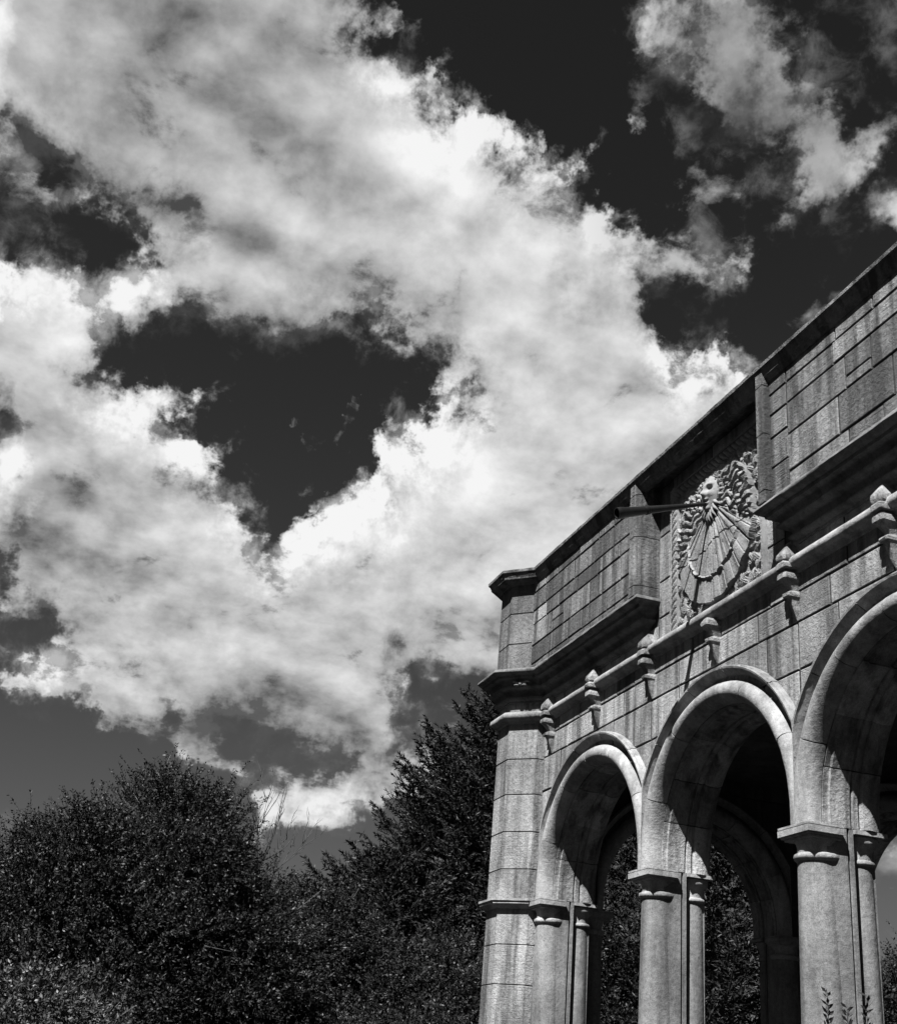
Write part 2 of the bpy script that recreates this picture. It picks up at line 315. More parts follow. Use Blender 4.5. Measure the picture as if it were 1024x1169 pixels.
def plan_sweep(mb, path, prof, closed=False, step=0.11, tone=0.0):
    """moulding: closed profile of (outward offset, z) run along a plan path whose outside lies to the RIGHT of travel"""
    if closed: path = list(path)+[path[0]]
    pts = dense(path, step)
    if closed: pts = pts[:-1]
    n = len(pts); rings = []
    def nrm(a, b):
        d = Vector((b[0]-a[0], b[1]-a[1])).normalized(); return Vector((d.y, -d.x))
    for i, p in enumerate(pts):
        if closed: n1 = nrm(pts[i-1], p); n2 = nrm(p, pts[(i+1) % n])
        else:
            n1 = nrm(pts[i-1], p) if i else nrm(p, pts[1]); n2 = nrm(p, pts[i+1]) if i < n-1 else n1
        mm = (n1+n2)/(1+n1.dot(n2))
        rings.append([(p[0]+mm.x*o, p[1]+mm.y*o, z) for o, z in prof])
    if closed: rings.append(rings[0])
    mb.grid(rings, tone=tone, caps=not closed)
def octagon(cx, cy, ap):
    R = ap/cos(pi/8)
    return [(cx+R*cos(pi/8+k*pi/4), cy+R*sin(pi/8+k*pi/4)) for k in range(8)]
def oct_loft(mb, cx, cy, levels, tone=0.0, tooled=0.0):
    mb.grid([[(x, y, z) for x, y in octagon(cx, cy, ap)] for ap, z in levels], tone=tone, tooled=tooled)

# ------------------------------------------------------------------ dimensions of the loggia (metres; facade in the plane y = 0, looking towards -y)
BAY = 2.5; ZS = 3.595; ZC = 3.70            # bay width, springing, centre of the arches
Z_STR = 5.66                                # string course
Z_SILL = 6.19                               # top of the parapet's lower cornice
Z_TOP = 7.50                                # top of the coping
XB = 1.11                                   # half width of the sundial recess
XT = 4.37                                   # turret axis
loggia = tag(empty('stone_loggia'), 'weathered sandstone loggia with round arches, octagonal corner turret and a carved sundial in its parapet', 'loggia')
RND = random.Random(11)

def arch_low(x, r=1.30):
    """height of the arch extrados over the front wall at x"""
    best = ZS
    for c in (-BAY, 0, BAY):
        d = abs(x-c)
        if d < r: best = max(best, ZC+sqrt(r*r-d*d))
    return best

def ashlar_block(mb, x0, x1, z0, z1, y, low=None, gap=0.0075, depth=0.022, tone=None, tooled=None, rnd=RND):
    """one dressed stone in a wall facing -y, its lower edge cut to the arch where it meets one"""
    t = rnd.uniform(-1, 1)**3*1.0 + rnd.uniform(-0.5, 0.5) if tone is None else tone
    k = rnd.choice((0, 0.35, 0.8, 1.0, -0.5, -1.0)) if tooled is None else tooled
    yy = y+rnd.uniform(-0.004, 0.004)
    xs = [x0+gap+(x1-x0-2*gap)*i/max(1, int((x1-x0)/0.05)) for i in range(max(1, int((x1-x0)/0.05))+1)]
    runs = []; cur = []
    for x in xs:
        lo = z0+gap if low is None else max(z0+gap, low(x))
        if lo < z1-gap-0.004: cur.append((x, lo))
        elif cur: runs.append(cur); cur = []
    if cur: runs.append(cur)
    for rn in runs:
        if len(rn) < 2: continue
        lowp = rn if low is not None else [rn[0], rn[-1]]
        outl = [(x+rnd.uniform(-.001, .001), z+rnd.uniform(-.002, .002)) for x, z in lowp]
        outl += [(rn[-1][0], z1-gap+rnd.uniform(-.003, .003)), ((rn[0][0]+rn[-1][0])/2, z1-gap+rnd.uniform(-.004, .004)), (rn[0][0], z1-gap+rnd.uniform(-.003, .003))]
        cx = sum(p[0] for p in outl)/len(outl); cz = sum(p[1] for p in outl)/len(outl)
        b = 0.007
        def ins(p): return (p[0]+(b if p[0] < cx else -b), p[1]+(b if p[1] < cz else -b))
        ring0 = [(x, yy+depth, z) for x, z in outl]; ring1 = [(x, yy+b*0.8, z) for x, z in outl]
        ring2 = [(ins(p)[0], yy, ins(p)[1]) for p in outl]
        mb.grid([ring0, ring1], tone=-1.5, caps=False)                       # dirt in the joint
        mb.grid([ring1, ring2], tone=t, tooled=k, caps=False); mb.face(ring2, t, k)
def courses(mb, x0, x1, zs, y, low=None, wmin=0.45, wmax=0.95, rnd=RND, split=0.0):
    for z0, z1 in zip(zs[:-1], zs[1:]):
        x = x0
        while x < x1-1e-6:
            w = rnd.uniform(wmin, wmax)
            if x1-(x+w) < wmin*0.6: w = x1-x
            if rnd.random() < split and z1-z0 > 0.22:
                zm = z0+(z1-z0)*rnd.choice((0.35, 0.5, 0.65)); xm = x+w*rnd.uniform(0.35, 0.65)
                ashlar_block(mb, x, xm, z0, zm, y, low, rnd=rnd); ashlar_block(mb, x, xm, zm, z1, y, low, rnd=rnd)
                ashlar_block(mb, xm, x+w, z0, z1, y, low, rnd=rnd)
            else: ashlar_block(mb, x, x+w, z0, z1, y, low, rnd=rnd)
            x += w

# ---- main wall: core above the arches and its dressed face
core = MB()
xs = [-3.98+7.96*i/200 for i in range(201)]
core.grid([[(x, 0.016, arch_low(x, 1.27)), (x, 0.016, 6.25), (x, 0.55, 6.25), (x, 0.55, arch_low(x, 1.27))] for x in xs])
core.box(-1.3, 1.3, 0.0175, 0.5, 6.2, 7.42)
wall = core.build('wall', MORTAR, loggia)
fm = MB()
for a, b in ((-3.95, -1.25), (-1.25, 1.25), (1.25, 3.95)):
    courses(fm, a, b, [4.0, 4.42, 4.80, 5.19, 5.44, 5.62], 0.0, arch_low, 0.4, 0.85)
for a, b in ((-3.95, -XB), (XB, 3.95)): courses(fm, a, b, [5.70, 5.92], 0.0, None, 0.5, 0.9)
for sgn in (-1, 1):
    a, b = sorted((sgn*0.835, sgn*XB))
    courses(fm, a, b, [5.70, 5.98, 6.36, 6.85, 7.40], 0.0, None, 0.5, 0.6)
courses(fm, -0.835, 0.835, [7.255, 7.41], 0.0, None, 0.6, 0.9)
fm.build('ashlar_facing', STONE, wall, smooth=0)

# ---- arches: hood mould, roll and stepped soffit run round each arch
def arch_path(r, n=44):
    out = [(r, ZS)]+[(r*cos(pi*i/n), ZC+r*sin(pi*i/n)) for i in range(n+1)]+[(-r, ZS)]
    return out
def arch_sweep(mb, c, prof, lim=None, n=44, joints=None, seed=0, wob=0.3):
    """moulding run round an arch; with joints, it is cut into separate stones of slightly different tone"""
    k = n+3; rr = random.Random(seed); allr = []
    for i in range(k):
        x, z = arch_path(1.0, n)[i]; ring = []
        for r, y in prof:
            x, z = arch_path(r, n)[i]
            if lim: x = max(-lim, min(lim, x))
            ring.append((c+x, y, z))
        allr.append(ring)
    def mixr(p, q, t): return [tuple(u+(v-u)*t for u, v in zip(m1, m2)) for m1, m2 in zip(p, q)]
    joints = joints or [0, k-1]
    for a, b in zip(joints[:-1], joints[1:]):
        seg = [list(r_) for r_ in allr[a:b+1]]
        if a > 0: seg[0] = mixr(allr[a], allr[a+1], 0.05)
        if b < k-1: seg[-1] = mixr(allr[b], allr[b-1], 0.05)
        d = (rr.uniform(-.003, .003), rr.uniform(-.003, .003))
        seg = [[(x, y+d[0], z+d[1]) for x, y, z in r_] for r_ in seg]
        mb.grid(seg, tone=rr.uniform(-wob, wob), tooled=rr.choice((0, 0, 0.4, -0.6)))
def half_round(rc, rad, y0, bulge, n=9):
    return [(rc+rad*cos(pi*i/n), y0-bulge*sin(pi*i/n)) for i in range(n+1)]
HOOD = [(1.29, 0.055), (1.29, 0.042), (1.322, 0.04), (1.345, 0.015), (1.365, -0.025), (1.385, -0.05), (1.400, -0.066), (1.402, -0.080), (1.418, -0.084), (1.421, -0.058), (1.434, -0.052), (1.438, -0.02), (1.438, 0.055)]
ROLL = [(1.316, 0.06)]+half_round(1.222, 0.094, 0.03, 0.125)+[(1.128, 0.06)]
SOFFIT = [(1.30, 0.062), (1.145, 0.062), (1.145, 0.085), (1.135, 0.085), (1.135, 0.066), (1.122, 0.066), (1.122, 0.11), (1.106, 0.118), (1.105, 0.285),
          (1.12, 0.29), (1.12, 0.305), (1.10, 0.31), (1.10, 0.35), (1.115, 0.355), (1.115, 0.372), (1.085, 0.385), (1.07, 0.43), (1.075, 0.48), (1.10, 0.53), (1.13, 0.56), (1.30, 0.56)]
def make_arch(c, parent, xf=None, hood=True, lim=BAY/2-0.002, seed=0):
    e = empty('arch', parent)
    if hood:
        mb = MB(); arch_sweep(mb, c, HOOD, lim, joints=[0, 6, 13, 21, 27, 34, 41, 46], seed=seed+9); mb.build('hood_mould', STONE_TRIM, e, 40, xf=xf, jitter=0.0012, seed=seed)
    mb = MB(); arch_sweep(mb, c, ROLL, lim, joints=[0, 8, 17, 24, 31, 39, 46], seed=seed+5, wob=.25)
    mb.build('roll', STONE_TRIM, e, 40, xf=xf, jitter=0.001, seed=seed)
    mb = MB(); arch_sweep(mb, c, SOFFIT, None, joints=[0, 5, 11, 16, 22, 25, 30, 36, 41, 46], seed=seed+3, wob=.6); mb.build('soffit', STONE, e, 30, xf=xf, jitter=0.0012, seed=seed)
    return e
for i, c in enumerate((-BAY, 0.0, BAY)): make_arch(c, loggia, seed=i)

# ---- piers: front column, narrow core, slender column behind
def make_pier(x, parent, xf=None, ring_only=False):
    e = empty('pier', parent)
    mb = MB()
    prof = [(0.20, 0.18), (0.205, 0.22), (0.19, 0.26), (0.172, 0.29), (0.172, 0.31), (0.185, 0.33), (0.18, 0.36), (0.165, 0.37)]
    prof += [(0.165-0.024*((z-0.4)/2.95)**1.6, z) for z in [0.4+2.95*i/14 for i in range(15)]]
    mb.lathe(x, 0.09, prof, 36, tone=RND.uniform(-0.15, 0.1)); mb.box(x-0.21, x+0.21, -0.12, 0.30, 0.0, 0.18)
    mb.build('column', STONE_SHAFT, e, 40, xf=xf)
    mb = MB()                                                           # bell, neck ring and stepped abacus
    mb.lathe(x, 0.09, [(0.138, 3.34), (0.150, 3.345), (0.165, 3.36), (0.168, 3.375), (0.163, 3.392), (0.150, 3.40), (0.141, 3.402), (0.141, 3.44), (0.147, 3.47), (0.16, 3.495), (0.165, 3.51)], 36)
    a = 0.2017
    def slab(o, z0, z1, y1=0.19): mb.box(x-a+o, x+a-o, -0.109+o, y1, z0, z1)
    slab(0.034, 3.495, 3.512); slab(0.016, 3.513, 3.527); slab(0.0, 3.528, 3.572); slab(0.010, 3.573, 3.578); slab(0.002, 3.579, ZS-0.001)
    mb.build('capital', STONE_TRIM, e, 40, xf=xf, jitter=0.001)
    mb = MB()
    mb.box(x-0.142, x+0.142, 0.08, 0.250, 0.0, ZS-0.003); mb.box(x-0.115, x+0.115, 0.251, 0.271, 0.0, ZS-0.003)
    mb.box(x-0.142, x+0.142, 0.272, 0.305, 0.0, ZS-0.003); mb.box(x-0.08, x+0.08, 0.306, 0.52, 0.0, ZS-0.003)
    mb.build('pier_core', STONE_SHAFT, e, 0, xf=xf)
    mb = MB()
    prof = [(0.15, 0.10), (0.155, 0.16), (0.14, 0.22), (0.125, 0.24)]+[(0.124-0.018*(i/10)**1.6, 0.26+3.1*i/10) for i in range(11)]
    mb.lathe(x, 0.43, prof, 28); mb.box(x-0.17, x+0.17, 0.31, 0.58, 0.0, 0.10)
    mb.build('rear_column', STONE_SHAFT, e, 40, xf=xf)
    mb = MB()
    mb.lathe(x, 0.43, [(0.108, 3.35), (0.124, 3.36), (0.128, 3.372), (0.122, 3.388), (0.108, 3.395), (0.108, 3.44), (0.12, 3.48), (0.142, 3.50), (0.15, 3.52), (0.15, 3.55), (0.14, 3.56)], 28)
    mb.box(x-0.165, x+0.165, 0.309, 0.585, 3.562, ZS-0.002)
    mb.build('rear_capital', STONE_TRIM, e, 40, xf=xf)
    return e
for i in range(4): make_pier((i-1.5)*BAY, loggia)

# ---- octagonal turrets
STR_PROF = [(-0.05, Z_STR-0.07), (0.012, Z_STR-0.07), (0.02, Z_STR-0.045)]+[(0.05+0.05*cos(a), Z_STR+0.012+0.05*sin(a)) for a in [radians(-100+19*i) for i in range(11)]]+[(0.02, Z_STR+0.075), (-0.05, Z_STR+0.08)]
LOW_CORN = [(-0.05, 5.84), (0.02, 5.84), (0.025, 5.86), (0.055, 5.868), (0.07, 5.88), (0.075, 5.895), (0.066, 5.91), (0.045, 5.915), (0.05, 5.945), (0.075, 5.97), (0.115, 5.982), (0.132, 5.99), (0.14, 6.005), (0.134, 6.02), (0.115, 6.026), (0.12, 6.05), (0.145, 6.075), (0.185, 6.088), (0.20, 6.09), (0.202, 6.118), (0.24, 6.125), (0.262, 6.14), (0.272, 6.155), (0.269, 6.175), (0.255, Z_SILL), (-0.05, Z_SILL+0.004)]
TOP_CORN = [(-0.05, 7.335), (0.01, 7.335), (0.02, 7.36), (0.045, 7.385), (0.05, 7.41), (0.06, 7.425), (0.064, 7.45), (0.085, 7.457), (0.088, 7.487), (0.07, Z_TOP), (-0.05, Z_TOP+0.004)]
IMP = [(-0.05, 3.505), (0.03, 3.51), (0.045, 3.53), (0.07, 3.55), (0.075, 3.555), (0.075, 3.578), (0.09, 3.583), (0.09, 3.605), (-0.05, 3.62)]
def make_turret(x):
    e = empty('turret', loggia); rnd = random.Random(3)
    mb = MB()
    zs = [0.0, 0.5, 0.95, 1.4, 1.85, 2.28, 2.72, 3.13, 3.52, 3.93, 4.34, 4.76, 5.17, 5.6]
    for i, (a, b) in enumerate(zip(zs[:-1], zs[1:])):
        oct_loft(mb, x, 0.09, [(0.43, a), (0.43, a+.005), (0.44, a+.012), (0.44, b-.006), (0.43, b)], tone=rnd.uniform(-.35, .3), tooled=rnd.choice((0, 0, .5, -.6)))
    oct_loft(mb, x, 0.09, [(0.44, 5.6), (0.44, 6.0)], tone=0)
    mb.build('turret_shaft', STONE, e, 0, jitter=0.0015)
    o = octagon(x, 0.09, 0.44)
    mb = MB(); plan_sweep(mb, o, IMP, True); mb.build('impost_ring', STONE_TRIM, e, 40, jitter=0.0015)
    mb = MB(); plan_sweep(mb, o, STR_PROF, True); mb.build('string_ring', STONE_TRIM, e, 40, jitter=0.0015)
    mb = MB(); plan_sweep(mb, o, LOW_CORN, True); mb.build('turret_cornice', STONE_EDGE, e, 40, jitter=0.0025)
    ux = x-0.03 if x < 0 else x+0.03; uy = 0.03
    mb = MB()
    oct_loft(mb, ux, uy, [(0.43, 5.9), (0.43, 6.2)])
    zs = [6.2, 6.58, 6.97, 7.40]
    for i, (a, b) in enumerate(zip(zs[:-1], zs[1:])):
        oct_loft(mb, ux, uy, [(0.43, a), (0.43, a+.005), (0.44, a+.012), (0.44, b-.006), (0.43, b)], tone=(-.1, .05, -.35)[i], tooled=0)
    mb.build('turret_parapet', STONE_DARK, e, 0, jitter=0.0015)
    mb = MB(); plan_sweep(mb, octagon(ux, uy, 0.455), [(p+0.07 if p > 0.04 else p, z) for p, z in TOP_CORN], True)
    oct_loft(mb, ux, uy, [(0.5, 7.42), (0.5, Z_TOP+0.006)])
    mb.build('coping', STONE_DARK, e, 40, jitter=0.0015)
    # carved flower set in the cove of the cornice, on the diagonal face
    s = 1 if x < 0 else -1
    d = Vector((s*0.7071, -0.7071, 0)); q = Vector((0.7071, s*0.7071, 0)); c = Vector((x, 0.09, 6.03))+d*0.60
    mb = MB()
    for k, (du, dz, ru, rz) in enumerate(((0, 0, .03, .028), (-.045, .012, .03, .014), (.045, .012, .03, .014), (-.075, .025, .028, .01), (.075, .025, .028, .01), (-.05, -.018, .035, .011), (.05, -.018, .035, .011))):
        rings = []
        for i in range(7):
            ph = -pi/2+pi*i/6
            rings.append([tuple(c+q*(du+ru*cos(ph)*cos(2*pi*j/10))+d*(0.03*cos(ph)*sin(2*pi*j/10))+Vector((0, 0, dz+rz*sin(ph)))) for j in range(10)])
        mb.grid(rings)
    mb.build('carved_flower', STONE_CARVED, e, 60)
    return e
make_turret(-XT); make_turret(XT)

# ---- parapets either side of the sundial, their cornice, corner posts and coping
for sgn in (-1, 1):
    e = empty('parapet', loggia)
    a, b = sorted((sgn*XB, sgn*4.02))
    mb = MB(); mb.box(a+0.03, b-0.03, -0.182, 0.3, Z_SILL-0.01, 7.44)
    mb.build('parapet_core', MORTAR, e, 0)
    mb = MB(); rnd = random.Random(21 if sgn < 0 else 46)
    x0, x1 = (a, b-0.13) if sgn < 0 else (a+0.40, b)
    courses(mb, x0, x1, [Z_SILL, 6.30, 6.53, 6.80, 6.98, 7.22, 7.42] if sgn < 0 else [Z_SILL, 6.36, 6.70, 7.0, 7.2, 7.42], -0.2, None, 0.3 if sgn < 0 else 0.4, 0.62 if sgn < 0 else 0.85, rnd, 0.2)
    if sgn > 0:
        zz = [Z_SILL, 6.50, 6.78, 7.0, 7.2, 7.42]
        for z0, z1, tn in zip(zz[:-1], zz[1:], (0.2, 0.9, 1.2, 0.5, -0.3)): ashlar_block(mb, a+0.13, a+0.40, z0, z1, -0.2, tone=tn, tooled=-1.6, rnd=rnd)
    mb.build('parapet_facing', STONE_DARK, e, 0)
    # chamfered corner post, in three stones
    mb = MB()
    xi = sgn*XB; xo = sgn*(XB+0.145); c = 0.045
    zz = [Z_SILL, 6.30, 6.83, 7.30, 7.452]
    for z0, z1, tn in zip(zz[:-1], zz[1:], (0.0, 0.1, -0.1, 0.15)):
        pl = [(xo, -0.266), (xi+sgn*c, -0.266), (xi, -0.266+c*1.3), (xi, 0.02), (xo, 0.02)]
        cxp = sum(p[0] for p in pl)/5
        ins = [(p[0]+(0.006 if p[0] < cxp else -0.006), p[1]+(0.006 if p[1] < 0 else 0)) for p in pl]
        mb.grid([[(x, y, z) for x, y in ins] if k in (0, 3) else [(x, y, z) for x, y in pl] for k, z in enumerate((z0, z0+.006, z1-.006, z1))], tone=tn)
    mb.build('corner_post', STONE_DARK, e, 0, jitter=0.001)
    mb = MB()
    q = XB+0.235; pth = [(-4.02, 0.0), (-q, 0.0), (-q, 0.07)] if sgn < 0 else [(q, 0.07), (q, 0.0), (4.02, 0.0)]
    plan_sweep(mb, pth, LOW_CORN); mb.build('cornice', STONE_EDGE, e, 40, jitter=0.0025)
mb = MB(); plan_sweep(mb, [(-4.02, -0.2), (4.02, -0.2)], TOP_CORN)
mb.build('coping', STONE_DARK, loggia, 40, jitter=0.0025)
mb = MB(); mb.box(-XB+.002, XB-.002, -0.155, 0.02, 7.412, 7.47); mb.build('recess_soffit', STONE_DARK, loggia, 0)

# ---- string course and its carved corbels
mb = MB(); plan_sweep(mb, [(-3.96, 0.0), (3.96, 0.0)], STR_PROF); mb.build('string_course', STONE_TRIM, loggia, 40, jitter=0.0018)
def make_corbel(x, upper):
    e = empty('corbel', loggia); mb = MB(); y = -0.085; rr = random.Random(int(x*100)+7)
    def sq(levels, tone=0.0):                                            # square in plan with cut corners
        rings = []
        for h, z, cy in levels:
            c = h*0.28
            rings.append([(x-h, cy-h+c, z), (x-h+c, cy-h, z), (x+h-c, cy-h, z), (x+h, cy-h+c, z), (x+h, 0.02, z), (x-h, 0.02, z)])
        mb.grid(rings, tone=tone)
    if upper:
        sq([(0.052, 5.675, y), (0.063, 5.69, y), (0.066, 5.72, y), (0.060, 5.75, y), (0.040, 5.79, y+.010), (0.006, 5.855, y+.03)], rr.uniform(-.5, .1))
        sq([(0.068, 5.615, y), (0.070, 5.62, y), (0.070, 5.655, y), (0.056, 5.672, y)])
    mb.build('finial', STONE, e, 35, jitter=0.003, seed=int(x*10)+50) if upper else None
    mb = MB()
    sq([(0.030, 5.44, y+.055), (0.036, 5.47, y+.042), (0.046, 5.505, y+.018), (0.052, 5.522, y+.004), (0.061, 5.53, y), (0.063, 5.55, y), (0.058, 5.575, y), (0.046, 5.585, y), (0.04, 5.60, y)], 0.05)
    sq([(0.036, 5.382, y+.035), (0.045, 5.388, y+.024), (0.047, 5.40, y+.022), (0.047, 5.413, y+.022), (0.036, 5.43, y+.04), (0.030, 5.44, y+.055)])
    sq([(0.006, 5.20, y+.085), (0.020, 5.26, y+.072), (0.032, 5.35, y+.046), (0.036, 5.382, y+.035)], -0.1)
    mb.build('pendant', STONE, e, 35, jitter=0.003, seed=int(x*10)+90)
    return e
for j in range(-3, 4): make_corbel(j*1.235+0.02, j != 0)

# ---- sundial: rope-framed relief panel, radiant face and bronze gnomon
def sundial():
    e = empty('sundial', loggia)
    nx, nz = 380, 360
    X0, X1, Z0, Z1 = -0.83, 0.83, 5.715, 7.25
    xs = np.linspace(X0, X1, nx); zs = np.linspace(Z0, Z1, nz)
    X, Z = np.meshgrid(xs, zs)
    rs = np.random.RandomState(4)
    h = np.full_like(X, 0.012)
    # rope frame on the sides and the top
    def rope(u, along, hw):
        prof = np.sqrt(np.clip(1-(u/hw)**2, 0, 1))
        tw = np.abs(np.sin(pi*(along/0.075+u/hw*0.8)))
        return prof*(0.010+0.034*np.sqrt(tw))
    hw = 0.058
    side = np.abs(X)-0.745
    h = np.where((np.abs(side) < hw) & (X < 0), np.maximum(h, 0.006+rope(side, Z, hw)), h)
    topd = Z-7.17
    h = np.where((np.abs(topd) < hw) & (np.abs(X) < 0.80), np.maximum(h, 0.006+rope(topd, X, hw)), h)
    fil = ((np.abs(np.abs(X)-0.815) < 0.012) | (np.abs(X+0.677) < 0.009) & (Z < 7.11) | (np.abs(Z-7.238) < 0.011))
    h = np.where(fil, np.maximum(h, 0.034), h)
    inner = (X > -0.668) & (X < 0.79) & (Z < 7.11)
    # foliage and scrolls in the corners: many small curls and leaves
    fol = np.full_like(X, 0.0)
    for k in range(460):
        cx, cz = rs.uniform(-.66, .77), rs.uniform(5.73, 7.1); r = rs.uniform(.014, .040)
        if np.hypot(cx-.07, cz-6.44) < 0.60 and cz < 6.6: continue
        d = np.hypot(X-cx, (Z-cz)); a = np.arctan2(Z-cz, X-cx)+rs.uniform(0, 6)
        sp = np.abs(((d/(r*.62)-a/(2*pi)) % 1.0)-0.5)*2                    # little scroll
        fol = np.maximum(fol, np.where(d < r*1.2, (0.25+0.75*sp)*rs.uniform(.020, .036), 0)*(k % 3 == 0))
        for _ in range(2):
            L = rs.uniform(.04, .085); t = rs.uniform(0, 2*pi)
            u = (X-cx)*cos(t)+(Z-cz)*sin(t); v = -(X-cx)*sin(t)+(Z-cz)*cos(t)
            lf = np.clip(1-(u/L)**2-(v/(L*.28))**2, 0, 1)
            fol = np.maximum(fol, np.sqrt(lf)*.034-np.exp(-(v/.005)**2)*.012*(lf > 0))
    DC = (0.065, 6.45); R = 0.675
    d = np.hypot(X-DC[0], Z-DC[1])
    h = np.where(inner & (d > R), 0.006+fol, h)
    # dial: a raised disc engraved with rays and hour lines that spring from the mouth
    ax, az = 0.05, 6.74
    th = np.arctan2(X-ax, -(Z-az)); rr = np.hypot(X-ax, Z-az)            # 0 = straight down
    dial = inner & (d <= R)
    base = 0.066+0.008*(1-(d/R)**2)
    upper = np.clip((np.abs(th)-0.95)/0.15, 0, 1)
    wav = th+0.085*np.sin(rr*34+np.sign(th))*np.clip(rr*4-.4, 0, 1)
    ph = np.abs(((wav/0.24) % 1.0)-0.5)*2                                     # wavy flames
    flame = upper*(0.022*np.clip(ph*2.2-.55, 0, 1)-0.022*np.exp(-(ph*0.12*rr/.007)**2))*np.clip(rr*6-0.8, 0, 1)
    def lines(step, wd, amp): return -amp*np.exp(-((np.abs(((th/step+0.5) % 1.0)-0.5)*step*rr)/wd)**2)
    low = 1-upper
    hour = low*lines(0.262, 0.008, 0.026)+low*lines(0.131, 0.0045, 0.012)*np.where(d > 0.25, 1, 0)
    band = d > 0.44
    flute = np.where(band, 0.012*np.sin(th*24+.6*np.sin(th*5)), 0.004*np.sin(th*38)*np.clip(rr*3, 0, 1))*low
    rim = np.where(band, 1, 0)*upper*0.016*np.sign(np.sin(np.arctan2(X-DC[0], Z-DC[1])*46))
    hd = base+flame+hour+flute+rim
    hd += 0.020*np.exp(-((d-0.44)/0.008)**2)*low-0.014*np.exp(-((d-0.462)/0.008)**2)*low
    hd -= 0.012*np.exp(-((d-0.44)/0.008)**2)*upper
    crk = 6.33+0.10*(X)+0.025*np.sin(X*9)+0.010*np.sin(X*31)
    hd = np.where(np.abs(Z-crk) < 0.007, hd-0.035, hd)
    h = np.where(dial, hd, h)
    # leafy locks round the head
    lock = (np.hypot((X-0.05)/1.0, (Z-6.86)*.85) < 0.24) & (Z > 6.72)
    h = np.where(lock & inner, np.maximum(h, 0.05+fol*1.4), h)
    h = np.where(inner & (Z > 6.96+0.12*np.abs(X)/0.66*0) & (d > 0.56), np.maximum(h*0+0.012+fol*1.15, np.where(d <= R-.03, 0.03, 0)), h)
    h += rs.normal(0, 0.0012, h.shape)
    h[0, :] = h[-1, :] = -0.02; h[:, 0] = h[:, -1] = -0.02
    V = np.stack([X, -h, Z], -1).reshape(-1, 3)
    idx = np.arange(nx*nz).reshape(nz, nx)
    F = np.stack([idx[:-1, :-1], idx[:-1, 1:], idx[1:, 1:], idx[1:, :-1]], -1).reshape(-1, 4)
    quad_mesh('dial_relief', V, F, STONE_CARVED, e, smooth=False)
    # radiant face
    n = 64; hw_, hh = 0.150, 0.200; c = (0.05, -0.055, 6.82)
    rings = []
    for i in range(n+1):
        ph = -pi/2+pi*i/n; ring = []
        for j in range(n):
            t = 2*pi*j/n
            x = cos(ph)*cos(t); y = cos(ph)*sin(t); z = sin(ph)
            u = x*hw_*(1.0 if z > 0 else 1.0-0.22*z*z); w = z*hh
            dep = 0.085
            yy = y*dep
            if y < 0:
                G = lambda a, b, sx, sz: math.exp(-((u-a)/sx)**2-((w-b)/sz)**2)
                f = 0
                f += 0.018*(G(-.06, .075, .045, .018)+G(.06, .075, .045, .018))          # brows
                f -= 0.050*(G(-.055, .035, .030, .022)+G(.055, .035, .030, .022))        # eye sockets
                f += 0.024*(G(-.055, .032, .016, .012)+G(.055, .032, .016, .012))        # eyes
                f += 0.040*G(0, -.016, .028, .026)+0.026*G(0, .030, .020, .045)          # nose
                f += 0.020*(G(-.075, -.03, .035, .03)+G(.075, -.03, .035, .03))          # cheeks
                f += 0.026*(G(0, -.070, .036, .010)+G(0, -.105, .030, .011))             # lips
                f -= 0.030*G(0, -.087, .026, .008)                                       # open mouth
                f += 0.022*G(0, -.155, .040, .025)                                       # chin
                yy -= f
            ring.append((c[0]+u, c[1]+yy, c[2]+w))
        rings.append(ring)
    mb = MB(); mb.grid(rings, caps=False)
    for sx in (-1, 1):                                                                   # ears of wavy hair
        for k in range(6):
            z = 6.72+0.045*k; x = c[0]+sx*(0.150-0.004*(k-2)**2)
            mb.tube([(x, -0.05, z), (x+sx*0.05, -0.085, z+0.03), (x+sx*0.09, -0.07, z+0.025), (x+sx*0.12, -0.05, z+0.05)], [0.02, 0.022, 0.016, 0.004], 8)
    for k in range(9):                                                                   # pointed beard of rays under the chin
        a = -1.0+2.0*k/8
        mb.tube([(c[0]+0.10*sin(a), -0.085, c[2]-0.165*cos(a)-0.01), (c[0]+0.15*sin(a), -0.10, c[2]-0.225*cos(a)-0.01), (c[0]+0.19*sin(a), -0.075, c[2]-0.29*cos(a))], [0.022, 0.018, 0.003], 8)
    mb.build('sun_face', STONE_CARVED, e, 60)
    # gnomon: tapering bronze tube held in the mouth
    p0 = Vector((0.05, -0.10, 6.725)); p1 = Vector((0.045, -1.02, 6.415)); d = (p1-p0).normalized()
    a = Vector((1, 0, 0)); b = d.cross(a); n = 28; rings = []
    for t, r in ((0, .014), (.25, .022), (.5, .031), (.655, .037), (.66, .043), (.69, .044), (.695, .038), (.94, .050), (.945, .054), (1.0, .055), (1.0, .044), (.9, .040)):
        q = p0+(p1-p0)*t; rings.append([tuple(q+(a*cos(2*pi*j/n)+b*sin(2*pi*j/n))*r) for j in range(n)])
    mb = MB(); mb.grid(rings); mb.build('gnomon', BRONZE, e, 40)
    return e
